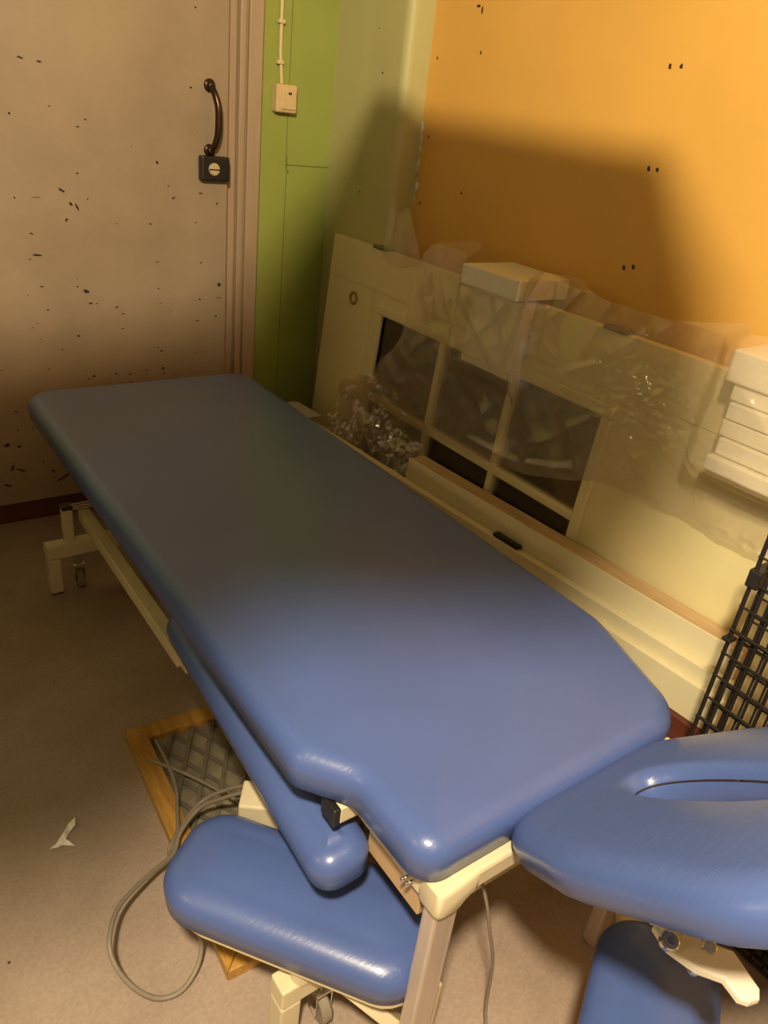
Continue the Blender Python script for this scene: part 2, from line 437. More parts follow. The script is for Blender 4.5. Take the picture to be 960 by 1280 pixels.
# the old door in the back wall, with its frame
DX1 = 1.178
bm = bmesh.new(); add_box(bm, (.18, WY - .045, .082), (DX1, WY, 2.15), .004)
FY = WY - .045
for (x, z, a, b_, g) in [(.568, 1.415, .011, .003, -.2), (.615, 1.411, .007, .003, 0), (.526, 1.277, .004, .004, 0), (1.068, 1.602, .004, .003, 0), (.696, 1.133, .004, .004, 0),
        (.632, 1.304, .004, .002, 0), (.648, 1.084, .012, .004, -.5), (.671, 1.047, .008, .004, -.7), (.689, 1.038, .013, .0035, -1.1), (.655, 1.001, .007, .004, 1), (.515, 1.059, .004, .003, 0),
        (.574, 1.062, .016, .0012, .05), (.94, 1.176, .006, .005, -.8), (1.083, 1.092, .009, .003, .1), (.99, 1.074, .008, .003, .4), (.913, .994, .005, .003, 0), (1.14, 1.062, .004, .004, 0),
        (.561, .899, .016, .004, -.1), (.699, .787, .012, .006, -.3), (.673, .803, .004, .003, 0), (.709, .749, .007, .003, 0), (.791, .733, .008, .003, .3), (.811, .711, .007, .002, 0),
        (.578, .734, .005, .003, 0), (.664, .646, .007, .004, -.3), (.808, .662, .007, .002, .1), (.938, .576, .009, .003, .1), (.942, .514, .006, .006, 0), (1.15, .797, .010, .006, -.3),
        (1.15, .752, .017, .0015, 0), (1.078, .749, .005, .003, 0), (.413, .3, .014, .007, .1), (.448, .289, .006, .005, 0), (.421, .217, .013, .006, 1.2), (.445, .205, .02, .004, -.4), (.578, .154, .03, .005, .5),
        (.518, .225, .005, .004, 0), (.546, .184, .006, .007, 0), (.825, .502, .008, .003, .1), (.778, .509, .006, .003, 0), (.703, .507, .006, .004, 0), (.4, .155, .016, .005, -.5)]:
    flake(bm, (x, FY, z), (1, 0, 0), (0, 0, 1), a, b_, g, .0008, 1, rnd)
for i in range(70):
    x, z = rnd.uniform(.3, 1.15), abs(rnd.gauss(0.2, .5)) + .15
    s = rnd.uniform(.0012, .003)
    flake(bm, (x, FY, min(z, 2)), (1, 0, 0), (0, 0, 1), s * rnd.uniform(1, 3), s, rnd.uniform(-.5, .5), .0008, 1, rnd)
door = struct('door_1', bm, [M['doorpaint'], M['dark']])
# bow handle
hb = bmesh.new()
for zz in (1.405, 1.222):
    add_cyl(hb, (1.112, FY + .001, zz), (1.112, FY - .008, zz), .019, 20, .003)
    add_cyl(hb, (1.112, FY - .006, zz), (1.112, FY - .024, zz), .0115, 16, .003)
add_tube(hb, [(1.112, FY - .014, 1.402), (1.114, FY - .032, 1.39), (1.122, FY - .044, 1.355), (1.124, FY - .046, 1.315), (1.122, FY - .044, 1.27), (1.115, FY - .032, 1.236), (1.112, FY - .014, 1.224)],
         lambda t: .0075 + .004 * math.sin(math.pi * t), 12, smooth_n=6)
h = obj('pull_handle', hb, M['bronze'], door, smooth=True, angle=50); h['label'] = 'dark bronze bow pull handle'
lb = bmesh.new(); add_box(lb, (1.074, FY - .03, 1.133), (1.172, FY + .001, 1.207), .006)
lk = obj('rim_lock', lb, M['black'], door); lk['label'] = 'black rim lock case'
cb = bmesh.new(); add_cyl(cb, (1.116, FY - .028, 1.169), (1.116, FY - .037, 1.169), .019, 28, .003)
add_box(cb, (1.098, FY - .0385, 1.1665), (1.134, FY - .0365, 1.1705), 0, 1)
cy = obj('lock_cylinder', cb, [M['brass'], M['black']], lk, smooth=True, angle=40); cy['label'] = 'round brass lock cylinder with slot'
bm = bmesh.new()
for (x0, x1, d) in ((1.180, 1.219, .012), (1.219, 1.240, .036), (1.240, 1.253, .020), (1.253, 1.302, .030)):
    add_box(bm, (x0, WY - d, 0), (x1, WY, ZC), .003)
struct('trim_1', bm, M['frame'])

# light switch and surface cable on the green wall
sw = thing('light_switch', 'small ivory light switch box on the green wall', 'switch', (1.39, WY, 1.352))
bm = bmesh.new(); add_box(bm, (1.352, WY - .036, 1.352), (1.430, WY, 1.436), .006, seg=3)
obj('housing', bm, M['switch'], sw)
bm = bmesh.new(); add_box(bm, (1.370, WY - .042, 1.362), (1.424, WY - .034, 1.424), .003)
for z in (1.4095,): add_box(bm, (1.392, WY - .0427, z - .003), (1.404, WY - .0415, z + .004), 0, 1)
obj('rocker', bm, [M['switch'], M['dark']], sw)
cd = thing('surface_cable', 'ivory surface cable running up the green wall above the switch', 'cable', (1.374, WY, 1.437))
bm = bmesh.new(); add_tube(bm, [(1.383, WY - .009, 1.437), (1.380, WY - .008, 1.47), (1.374, WY - .008, 1.53), (1.372, WY - .008, 1.8), (1.371, WY - .008, ZC)], .006, 10)
obj('sheath', bm, M['conduit'], cd, smooth=True, angle=60)
for z in (1.61, 1.497):
    bm = bmesh.new(); add_box(bm, (1.361, WY - .018, z - .006), (1.384, WY, z + .006), .003)
    obj('cable_clip', bm, M['conduit'], cd)

# ------------------------------------------------------------------ treatment couch
couch = thing('treatment_couch', 'blue vinyl padded treatment couch on a cream metal frame', 'treatment couch', (.775, 1.3, 0))
# main cushion
out = [(.424, 2.262), (1.128, 2.262), (1.128, .70), (1.04, .440), (.487, .440), (.484, .600), (.426, .676)]
loop = round_poly(out, [.075, .085, .12, .10, .045, .045, .045], .011)
bm = bmesh.new(); add_pad(bm, loop, .071, .036, .006, ztop=.580, axis=((.775, .75), (.775, 1.95)))
obj('cushion', bm, M['vinyl'], couch, smooth=True)
# underside board
bm = bmesh.new(); add_prism(bm, round_poly([(.455, 2.235), (1.10, 2.235), (1.10, .70), (1.01, .478), (.545, .478), (.545, .60), (.455, .70)], .04, .02), .4925, .507)
obj('cushion_board', bm, M['tanply'], couch)
# head rest, tilted up at the head end, with a breathing hole
al = math.radians(42); U0 = .022
hinge = Vector((.78, .378, .62))
eu = Vector((1, 0, 0)); ev = Vector((0, -math.cos(al), math.sin(al))); en = ev.cross(eu) * -1
if en.z < 0: en = -en
def hp(u, v, w): return hinge + eu * u + ev * v + en * w
n = 120
hole = [Vector((U0 + .050 * math.copysign(abs(math.cos(t)) ** .85, math.cos(t)), .125 + .128 * math.copysign(abs(math.sin(t)) ** .9, math.sin(t)))) for t in [2 * math.pi * k / n for k in range(n)]]
ctr = Vector((U0, .125))
op = round_poly([(U0 - .165, -.130), (U0 + .165, -.130), (U0 + .228, .06), (U0 + .252, .32), (U0 + .13, .44), (U0 - .13, .44), (U0 - .252, .32), (U0 - .228, .06)], [.10, .10, .12, .14, .12, .12, .14, .12], .006)
def ray_hit(ang):
    d = Vector((math.cos(ang), math.sin(ang))); best = None
    for i in range(len(op)):
        a, b = op[i] - ctr, op[(i + 1) % len(op)] - ctr
        ca = d.x * a.y - d.y * a.x; cb = d.x * b.y - d.y * b.x
        if ca * cb <= 0 and abs(ca - cb) > 1e-12:
            p = a.lerp(b, ca / (ca - cb))
            if p.dot(d) > 0: best = p + ctr
    return best
outer = []
for p in hole:
    q = p - ctr
    outer.append(ray_hit(math.atan2(q.y, q.x)) or p)
nro = loop_normals(outer); nri = loop_normals(hole)
T = .066
prof = [('o', .02, -T), ('o', .004, -T + .01)]
for k in range(9):
    th = math.pi / 2 * k / 8
    prof.append(('o', .045 * (1 - math.cos(th)), -T * .5 + T * .5 * math.sin(th)))
prof.append(('m', .5, .004))
for k in range(7):
    th = math.pi / 2 * (1 - k / 6)
    prof.append(('i', -.022 * (1 - math.cos(th)), -.028 + .028 * math.sin(th)))
prof += [('i', -.0, -T)]
bm = bmesh.new(); rings = []
for kind, ins, w in prof:
    r = []
    for k in range(n):
        if kind == 'o': q = outer[k] + nro[k] * ins
        elif kind == 'i': q = hole[k] + nri[k] * ins
        else: q = (outer[k] + nro[k] * .045).lerp(hole[k] - nri[k] * .022, ins)
        r.append(bm.verts.new(hp(q.x, q.y, w)))
    rings.append(r)
rings.append(rings[0])
for a, b in zip(rings, rings[1:]):
    for k in range(n): bm.faces.new((a[k], a[(k + 1) % n], b[(k + 1) % n], b[k]))
hr = obj('headrest', bm, M['vinyl'], couch, smooth=True); hr['label'] = 'tilted blue headrest with an oval breathing hole'
bm = bmesh.new(); add_tube(bm, [hp(hole[k % n].x, hole[k % n].y, -.022) for k in range(n + 1)], .0014, 6)
sm_ = obj('seam', bm, M['dark'], hr, smooth=True); sm_['label'] = 'dark stitched seam round the hole'
# carrier plate and hinge arms under the head rest
for s in (-1, 1):
    bm = bmesh.new()
    add_bar(bm, hp(U0 + s * .12, -.06, -T - .012), hp(U0 + s * .12, .30, -T - .012), .035, .02, en, .003)
    add_bar(bm, (.78 + U0 + s * .12, .45, .49), hp(U0 + s * .12, -.05, -T - .012), .025, .03, en, .003)
    obj('headrest_bracket', bm, M['cream'], couch)

def rot_pad(cx, cy, dx, dy, L, W, ztop, thick, r, tilt=0.0, corner=.08):
    d = Vector((dx, dy)).normalized(); nn = Vector((-d.y, d.x)); c = Vector((cx, cy))
    pts = [c + d * (L / 2) + nn * (W / 2), c - d * (L / 2) + nn * (W / 2), c - d * (L / 2) - nn * (W / 2), c + d * (L / 2) - nn * (W / 2)]
    lp = round_poly(pts, corner, .009)
    b = bmesh.new()
    k = max(0, L / 2 - W / 2)
    add_pad(b, lp, thick, r, .006, ztop=ztop, axis=(c - d * k, c + d * k))
    return b, pts
# left arm pad (splayed, low), on a cream plate
bm, pts = rot_pad(.458, .668, .6, -.8, .455, .20, .285, .072, .05, corner=.075)
pad = obj('armrest_pad', bm, M['vinyl'], couch, smooth=True); pad['label'] = 'low blue armrest pad splayed out to the left'
bm = bmesh.new()
c = Vector((.458, .668)); d = Vector((.6, -.8)); nn = Vector((.8, .6))
add_prism(bm, round_poly([c + d * .218 + nn * .09, c - d * .19 + nn * .09, c - d * .19 - nn * .092, c + d * .218 - nn * .092], .06, .02), .204, .2125)
obj('pad_plate', bm, M['cream'], pad)
# right arm pad, swung under the head rest
bm, pts = rot_pad(.70, .183, -.87, -.49, .46, .185, .33, .07, .05, corner=.075)
pad2 = obj('armrest_pad', bm, M['vinyl'], couch, smooth=True); pad2['label'] = 'low blue armrest pad below the headrest'
bm = bmesh.new(); c = Vector((.70, .183)); d = Vector((-.87, -.49)); nn = Vector((.49, -.87))
add_prism(bm, round_poly([c + d * .21 + nn * .085, c - d * .21 + nn * .085, c - d * .21 - nn * .085, c + d * .21 - nn * .085], .06, .02), .247, .259)
obj('pad_plate', bm, M['cream'], pad2)
bm = bmesh.new(); add_bar(bm, (.85, .29, .232), (1.012, .445, .232), .04, .026)
obj('armrest_arm', bm, M['cream'], couch)
# side pad hung along the left edge
sp = bmesh.new()
lp = round_poly([(-.052, -.345), (.050, -.345), (.050, .355), (-.052, .355)], [.040, .040, .045, .045], .008)
add_pad(sp, lp, .066, .036, .006, ztop=0, axis=((0, -.29), (0, .29)))
mt = Matrix.Translation((.486, .920, .440)) @ Matrix.Rotation(math.radians(-2.6), 4, 'Z') @ Matrix.Rotation(math.radians(-10), 4, 'Y')
bmesh.ops.transform(sp, matrix=mt, verts=sp.verts)
spad = obj('side_pad', sp, M['vinyl'], couch, smooth=True); spad['label'] = 'narrow blue side pad along the left edge'
bm = bmesh.new(); add_bar(bm, (.48, .64, .371), (.50, 1.16, .371), .04, .010); obj('pad_plate', bm, M['cream'], spad)

# frame under the cushion
bm = bmesh.new()
add_box(bm, (.512, .46, .462), (.542, 2.18, .492), .004)
obj('side_rail', bm, M['cream'], couch)
bm = bmesh.new(); add_box(bm, (1.008, .46, .462), (1.038, 2.18, .492), .004); obj('side_rail', bm, M['cream'], couch)
bm = bmesh.new(); add_box(bm, (.54, .430, .470), (1.03, .474, .5085), .006); obj('end_rail', bm, M['cream'], couch)
bm = bmesh.new(); add_box(bm, (.545, .505, .385), (1.01, .513, .425), .002); obj('cross_rail', bm, M['cream'], couch)
bm = bmesh.new(); add_box(bm, (.52, 2.15, .45), (1.03, 2.19, .492), .004); obj('end_rail', bm, M['cream'], couch)
# notch tube with black cap
bm = bmesh.new(); add_box(bm, (.474, .612, .474), (.535, .646, .506), .003); tb = obj('cross_tube', bm, M['cream'], couch)
bm = bmesh.new(); add_box(bm, (.462, .611, .473), (.475, .647, .507), .003); ec = obj('end_cap', bm, M['black'], tb); ec['label'] = 'black tube end cap'
# chrome spring clips and dark gusset by the corner
bm = bmesh.new()
for i in range(2): add_tube(bm, [(.497, .482 + .009 * i, .478), (.518, .480 + .009 * i, .480)], .0028, 8)
obj('spring_clip', bm, M['chrome'], couch, smooth=True)
bm = bmesh.new(); add_box(bm, (.522, .472, .405), (.534, .60, .4915), .003); sg = obj('side_plate', bm, M['tanply'], couch); sg['label'] = 'tan plywood side plate'
# corner posts with cast brackets
def post(x, y):
    b = bmesh.new(); add_box(b, (x - .021, y - .014, .0), (x + .021, y + .014, .47), .004)
    p = obj('post', b, M['steel'], couch)
    b = bmesh.new()
    sx = 1 if x < .775 else -1
    q = [(-.029, .5075), (-.029, .468), (-.025, .457), (-.014, .451), (.010, .451), (.020, .456), (.026, .464), (.036, .4705), (.046, .4715), (.046, .5075)]
    q = [(x + sx * px, pz) for px, pz in q]
    add_prism(b, q, -(y + .024), -(y - .021), mtx=Matrix(((1, 0, 0, 0), (0, 0, -1, 0), (0, 1, 0, 0), (0, 0, 0, 1))), bevel=.009)
    o = obj('corner_bracket', b, M['cream'], p, smooth=True, angle=50); o['label'] = 'cream cast corner bracket'
    return p
post(.537, .446); post(1.013, .446)
# base: two feet with casters, long beam, lift struts
def foot(y, x0=.404, x1=1.15):
    b = bmesh.new()
    add_box(b, (x0, y - .02, .122), (x1, y + .02, .168), .004)
    for xa in (x0, x1 - .038): add_box(b, (xa + .0005, y - .0195, .004), (xa + .0375, y + .0195, .1215), .004)
    f = obj('base_foot', b, M['cream'], couch)
    for xa in (x0, x1 - .038):
        b = bmesh.new(); add_box(b, (xa + .002, y - .018, 0), (xa + .036, y + .018, .007), .002); obj('foot_glide', b, M['black'], f)
    for xc in (x0 + .09, x1 - .09):
        b = bmesh.new()
        add_cyl(b, (xc - .010, y, .031), (xc + .010, y, .031), .031, 24, .004)
        add_cyl(b, (xc, y, .07), (xc, y, .125), .008, 12)
        for s in (-1, 1): add_box(b, (xc + s * .015 - .0015, y - .012, .022), (xc + s * .015 + .0015, y + .012, .085), .001, 1)
        add_box(b, (xc - .017, y - .014, .078), (xc + .017, y + .014, .084), .001, 1)
        obj('caster', b, [M['rubber'], M['chrome']], f, smooth=True, angle=40)
    return f
FF = foot(2.08); NF = foot(.607, .384, 1.16)
def hframe(y, x0, x1, z1):
    b = bmesh.new()
    add_box(b, (x1 - .028, y - .014, .165), (x1, y + .014, z1), .003)
    obj('upright', b, M['cream'], couch)
    b = bmesh.new(); add_box(b, (x0, y - .014, .165), (x0 + .028, y + .014, z1), .003)
    u = obj('upright', b, M['cream'], couch)
    b = bmesh.new()
    for dy in (-.010, .010): add_tube(b, [(x0 + .02, y + dy, z1 - .004), (x1 - .02, y + dy, z1 - .004)], .0055, 10)
    obj('tie_rod', b, M['chrome'], u, smooth=True, angle=50)
    b = bmesh.new(); add_box(b, (x0 - .001, y - .016, z1 - .006), (x0 + .03, y + .016, z1 + .006), .003); obj('end_cap', b, M['black'], u)
hframe(2.08, .459, .620, .280); hframe(2.08, .93, 1.09, .280)
bm = bmesh.new(); add_bar(bm, (.524, 2.09, .240), (.506, 1.28, .286), .034, .036); obj('base_beam', bm, M['cream'], couch)
bm = bmesh.new(); add_bar(bm, (1.03, 2.09, .232), (1.06, 1.28, .288), .046, .05); obj('base_beam', bm, M['cream'], couch)
bm = bmesh.new(); add_box(bm, (.500, 1.255, .262), (1.075, 1.300, .312), .004); obj('base_cross', bm, M['cream'], couch)
bm = bmesh.new(); add_bar(bm, (.60, 1.19, .29), (.60, 1.65, .46), .04, .05); obj('lift_strut', bm, M['cream'], couch)
bm = bmesh.new(); add_bar(bm, (.96, 1.19, .29), (.96, 1.65, .46), .04, .05); obj('lift_strut', bm, M['cream'], couch)
bm = bmesh.new(); add_bar(bm, (.462, .565, .188), (.565, .455, .075), .045, .022, (.4, .4, .8)); obj('scissor_arm', bm, M['cream'], couch)
bm = bmesh.new(); add_bar(bm, (.44, .62, .15), (.50, .70, .205), .034, .02, (0, 0, 1)); add_cyl(bm, (.425, .60, .165), (.425, .60, .205), .018, 20, .004); obj('armrest_arm', bm, M['cream'], couch)
bm = bmesh.new(); add_box(bm, (.555, .455, .0), (.595, .49, .205), .004); obj('inner_leg', bm, M['cream'], couch)
# actuator channel end by the arm pad
bm = bmesh.new(); add_bar(bm, (.458, .893, .250), (.60, .79, .250), .062, .050, (0, 0, 1), .004)
add_bar(bm, (.456, .888, .219), (.60, .785, .219), .066, .010, (0, 0, 1), .002)
obj('actuator_housing', bm, M['cream'], couch)
# release lever under the head rest
lv = bmesh.new()
add_prism(lv, [(.648, .226), (.670, .206), (.704, .157), (.690, .116), (.680, .110), (.667, .114), (.660, .123), (.665, .144), (.648, .167), (.640, .200)], .594, .606, bevel=.003)
lever = obj('release_lever', lv, M['lever'], couch); lever['label'] = 'cream cranked release lever'
bm = bmesh.new(); add_cyl(bm, (.646, .205, .604), (.640, .200, .618), .0105, 20, .002)
add_cyl(bm, (.640, .200, .617), (.6395, .1995, .619), .005, 6)
obj('bolt', bm, M['chrome'], lever, smooth=True, angle=40)
bm = bmesh.new(); add_cyl(bm, (.682, .176, .604), (.678, .173, .612), .0085, 20, .002); obj('bolt', bm, M['chrome'], lever, smooth=True, angle=40)
bm = bmesh.new(); add_tube(bm, [(.674, .172, .596), (.678, .176, .560), (.690, .190, .552), (.700, .205, .566)], .0045, 10, smooth_n=5); obj('spring_pin', bm, M['chrome'], lever, smooth=True)
bm = bmesh.new()
add_bar(bm, (.655, .212, .606), hp(U0 - .11, .18, -T - .01), .028, .012, (0.5, 0.5, .3), .003)
add_bar(bm, (.662, .222, .60), (.80, .33, .56), .03, .012, (0, 0, 1), .003)
obj('lever_bracket', bm, M['lever'], couch)
# thin lead hanging from the cross rail to the floor
bm = bmesh.new(); add_tube(bm, [(.640, .470, .41), (.651, .456, .36), (.662, .446, .3), (.687, .440, .2), (.705, .440, .06), (.682, .401, .006), (.60, .34, .006)], .0028, 8, smooth_n=6)
obj('lead', bm, M['cord'], couch, smooth=True)

# grey power cord in loops on the floor
cord = thing('power_cord', 'looped grey cord lying on the floor by the low armrest pad', 'cord', (.25, .85, 0))
bm = bmesh.new(); add_tube(bm, [(0.523, 0.972, 0.17), (0.485, 1.021, 0.12), (0.446, 1.053, 0.08), (0.396, 1.032, 0.06), (0.366, 0.998, 0.05), (0.305, 0.969, 0.06), (0.237, 0.922, 0.08), (0.201, 0.865, 0.09), (0.197, 0.829, 0.07), (0.214, 0.796, 0.04), (0.246, 0.771, 0.012), (0.285, 0.762, 0.008), (0.321, 0.777, 0.02), (0.339, 0.795, 0.05), (0.333, 0.8, 0.11), (0.313, 0.778, 0.19)], .0044, 10, smooth_n=8)
obj('cord_loop', bm, M['cord'], cord, smooth=True)
bm = bmesh.new(); add_tube(bm, [(0.554, 0.981, 0.16), (0.514, 1.044, 0.11), (0.465, 1.076, 0.07), (0.416, 1.055, 0.06), (0.386, 1.025, 0.05), (0.371, 1.012, 0.045), (0.374, 0.987, 0.04), (0.394, 0.985, 0.06), (0.416, 1.002, 0.08)], .0042, 10, smooth_n=8); obj('cord_loop', bm, M['cord'], cord, smooth=True)
bm = bmesh.new(); add_tube(bm, [(0.451, 1.321, 0.035), (0.448, 1.237, 0.036), (0.438, 1.163, 0.036), (0.415, 1.098, 0.04), (0.395, 1.047, 0.045), (0.368, 1.022, 0.04), (0.368, 1.015, 0.012)], .0045, 10, smooth_n=8); add_tube(bm, [(0.419, 1.268, 0.035), (0.469, 1.195, 0.036), (0.504, 1.134, 0.036), (0.532, 1.041, 0.06)], .0042, 10, smooth_n=8); obj('cord_loop', bm, M['cord'], cord, smooth=True)

# pine framed lattice panel lying on the floor
ang = math.radians(-3.2)
LO = Vector((.40, 1.393, 0)); e2 = Vector((math.cos(ang), math.sin(ang), 0)); e1 = Vector((math.sin(ang), -math.cos(ang), 0))
lat = thing('lattice_panel', 'pine framed grey lattice panel lying flat under the couch', 'panel', tuple(LO))
LW, LL, B = .56, .655, .046
def lp3(a, b, z): return LO + e2 * a + e1 * b + Vector((0, 0, z))
def frame_bar(q):
    b = bmesh.new()
    lo = [b.verts.new(lp3(x, y, 0)) for x, y in q]; hi = [b.verts.new(lp3(x, y, .028)) for x, y in q]
    b.faces.new(lo); b.faces.new(hi[::-1])
    for i in range(4): b.faces.new((lo[i], lo[(i + 1) % 4], hi[(i + 1) % 4], hi[i]))
    bmesh.ops.recalc_face_normals(b, faces=b.faces)
    bmesh.ops.bevel(b, geom=list(b.edges), offset=.003, segments=2, profile=.5, affect='EDGES')
    return b
g = .0006
for q in ([(0, 0), (LW, 0), (LW - B, B), (B, B)], [(g, g * 2), (B - g, B + g), (B - g, LL - B - g), (g, LL - 2 * g)], [(0, LL), (B, LL - B), (LW - B, LL - B), (LW, LL)], [(LW - g, 2 * g), (LW - g, LL - 2 * g), (LW - B + g, LL - B - g), (LW - B + g, B + g)]):
    obj('frame_bar', frame_bar(q), M['pine'], lat)
bm = bmesh.new()
t = [bm.verts.new(lp3(x, y, z)) for z in (.004, .010) for x, y in ((B, B), (LW - B, B), (LW - B, LL - B), (B, LL - B))]
bm.faces.new(t[:4][::-1]); bm.faces.new(t[4:])
for i in range(4): bm.faces.new((t[i], t[(i + 1) % 4], t[4 + (i + 1) % 4], t[4 + i]))
obj('backing', bm, M['backing'], lat)
bm = bmesh.new()
x0, x1, y0, y1 = B, LW - B, B, LL - B
def clip_seg(p, d):
    t0, t1 = -9, 9
    for i, (lo, hi) in enumerate(((x0, x1), (y0, y1))):
        if abs(d[i]) < 1e-9: continue
        a, b = (lo - p[i]) / d[i], (hi - p[i]) / d[i]
        t0, t1 = max(t0, min(a, b)), min(t1, max(a, b))
    return (t0, t1) if t1 - t0 > .015 else None
for s, zz in ((1, .013), (-1, .017)):
    k = -1.2
    while k < 1.4:
        d = (math.cos(math.radians(62)), s * math.sin(math.radians(62)))
        p = (k, y0)
        c = clip_seg(p, d)
        if c:
            a = lp3(p[0] + d[0] * c[0], p[1] + d[1] * c[0], zz); b = lp3(p[0] + d[0] * c[1], p[1] + d[1] * c[1], zz)
            add_bar(bm, a, b, .010, .005, (0, 0, 1), .001)
        k += .052
obj('lattice', bm, M['lattice'], lat)

# scrap of paper on the floor
bm = bmesh.new()
pts = [(.172, 1.168, .002), (.186, 1.160, .006), (.196, 1.163, .004), (.216, 1.150, .003), (.209, 1.163, .008), (.205, 1.172, .006), (.217, 1.188, .004), (.231, 1.196, .008), (.236, 1.214, .010), (.219, 1.204, .010), (.206, 1.187, .012), (.196, 1.178, .010), (.186, 1.170, .006)]
vs = [bm.verts.new(p) for p in pts]; bm.faces.new(vs)
r = bmesh.ops.extrude_face_region(bm, geom=list(bm.faces))
bmesh.ops.translate(bm, verts=[v for v in r['geom'] if isinstance(v, bmesh.types.BMVert)], vec=(0, 0, .0012))
bmesh.ops.triangulate(bm, faces=bm.faces)
tag(rebase(obj('paper_scrap', bm, M['chip']), (.2, 1.18, 0)), 'small torn white scrap on the floor left of the couch', 'scrap')

# ------------------------------------------------------------------ glazed door laid on its side, leaning on the corner
LEAN = .0698
def door_x(z): return 1.555 - LEAN * (.989 - z)
la = math.atan(LEAN)
DO = Vector((door_x(0) , 0, 0))
ew = Vector((math.sin(la), 0, math.cos(la))); eo = Vector((-math.cos(la), 0, math.sin(la)))   # up the door / out of its face
DM = Matrix(((0, ew.x, eo.x, DO.x), (1, ew.y, eo.y, 0), (0, ew.z, eo.z, .003), (0, 0, 0, 1)))   # (y, w, n) -> world
ld = thing('glazed_door', 'cream glazed door laid on its side and leaning on the wall', 'door', (door_x(0), 1.42, 0))
def dbox(b, y0, y1, w0, w1, n0, n1, bev=.002, mi=0): add_box(b, (y0, w0, n0), (y1, w1, n1), bev, mi, mtx=DM)
DY0, DY1, DW = .40, 2.437, .989
GY0, GY1, GW0, GW1 = 1.118, 2.080, .215, .785
bm = bmesh.new()
TK = -.033
dbox(bm, DY0, DY1, GW1, .853, TK, 0); dbox(bm, DY0, DY1, .853, DW, TK, .0035)
dbox(bm, DY0, DY1, 0, GW0, TK, 0)
dbox(bm, DY0, GY0, GW0, GW1, TK, 0); dbox(bm, GY1, DY1, GW0, GW1, TK, 0)
dbox(bm, 2.15, DY1, 0, .853, TK, .003)
obj('door_leaf', bm, M['doorwhite'], ld)
bm = bmesh.new()
for (a, b_, c, d_) in ((GY0 - .035, GY1 + .035, GW1, GW1 + .035), (GY0 - .035, GY1 + .035, GW0 - .035, GW0), (GY0 - .035, GY0, GW0 - .001, GW1 + .001), (GY1, GY1 + .035, GW0 - .001, GW1 + .001)):
    dbox(bm, a, b_, c, d_, -.02, .010, .006)
obj('glazing_bead', bm, M['doorwhite'], ld)
c1, c2 = 1.438, 1.757
for y in (c1, c2):
    bm = bmesh.new(); dbox(bm, y - .013, y + .013, GW0, GW1, -.026, .004, .005); obj('muntin', bm, M['doorwhite'], ld)
bm = bmesh.new(); dbox(bm, GY0, GY1, .486, .514, -.026, .003, .005); obj('muntin', bm, M['doorwhite'], ld)
bm = bmesh.new(); dbox(bm, GY0, GY1, GW0, GW1, -.018, -.014, 0)
gp = obj('glass', bm, M['glass'], ld); gp['label'] = 'dark glass panes'
bm = bmesh.new(); dbox(bm, GY0 - .02, GY1 + .02, GW0 - .02, GW1 + .02, TK - .004, TK - .001, 0)
bk = obj('backing_sheet', bm, M['brownstuff'], ld); bk['label'] = 'brown cardboard sheet behind the panes'
for y in (2.150, 1.150):
    bm = bmesh.new()
    dbox(bm, y - .036, y + .036, DW - .004, DW + .008, -.03, .004, .002)
    add_cyl(bm, DM @ Vector((y - .034, DW + .004, .006)), DM @ Vector((y + .034, DW + .004, .006)), .0065, 14, .001)
    obj('hinge', bm, M['hinge'], ld)
bm = bmesh.new()
cq = DM @ Vector((2.262, .801, .0035))
rg = [DM @ Vector((2.262 + (.019 * math.cos(a)), .801 + .019 * math.sin(a), .005)) for a in [2 * math.pi * k / 24 for k in range(25)]]
add_tube(bm, rg, .005, 8)
o = obj('latch_ring', bm, mat('brown_ring', (.36, .22, .06), .5), ld, smooth=True); o['label'] = 'brown ring round the latch hole'

# boards on edge in front of the leaning door
yw = math.radians(3.6)
def bline(x_at_1, y): return x_at_1 - (y - 1.1) * math.tan(yw)
def board(bm, xf, xb, y0, y1, z0, z1, bev=.003, mi=0):
    q = [(bline(xf, y0), y0), (bline(xb, y0), y0), (bline(xb, y1), y1), (bline(xf, y1), y1)]
    t = bmesh.new(); add_prism(t, q, z0, z1, mi=mi, bevel=bev)
    for v in t.verts: v.co.x -= LEAN * (.465 - v.co.z)      # stands parallel to the leaning door
    merge(bm, t, mi)
wb = thing('window_board', 'white laminated board with an oak top edge, on edge below the panes', 'board', (1.46, 1.1, 0))
bm = bmesh.new(); board(bm, 1.4225, 1.4265, .56, 1.66, 0, .465, .0008); obj('white_face', bm, M['boardwhite'], wb)
bm = bmesh.new(); board(bm, 1.4267, 1.481, .56, 1.66, 0, .464, .0015); o = obj('oak_core', bm, M['oak'], wb); o['label'] = 'oak coloured top edge'
fb = thing('stepped_plank', 'long cream plank with a stepped top, between couch and white board', 'plank', (1.40, 1.5, .272))
bm = bmesh.new(); board(bm, 1.398, 1.4215, .54, 2.45, .2725, .400, .003); obj('plank', bm, M['boardwhite'], fb)
bm = bmesh.new(); board(bm, 1.384, 1.3975, .54, 2.49, .2725, .362, .003); obj('lower_step', bm, M['boardwhite'], fb)
bm = bmesh.new(); board(bm, 1.372, 1.421, .54, 2.45, 0, .272, .003)
tag(rebase(obj('brown_plank', bm, M['redbrown']), (1.40, 1.5, 0)), 'dark brown plank on edge under the stepped cream plank', 'plank')
bm = bmesh.new(); board(bm, 1.401, 1.419, 1.17, 1.26, .4005, .412, .003)
tag(rebase(obj('black_clip', bm, M['black']), (1.40, 1.21, .4005)), 'small black clip lying on the cream plank edge', 'clip')
bm = bmesh.new()
gx = [bm.verts.new((1.310 + .07 * u + .015 * v, 2.33 - .15 * v, .4025 + .012 * math.sin(u * 2.6) * (1 - v * .4))) for u in [i / 8 for i in range(9)] for v in (0, .33, .66, 1)]
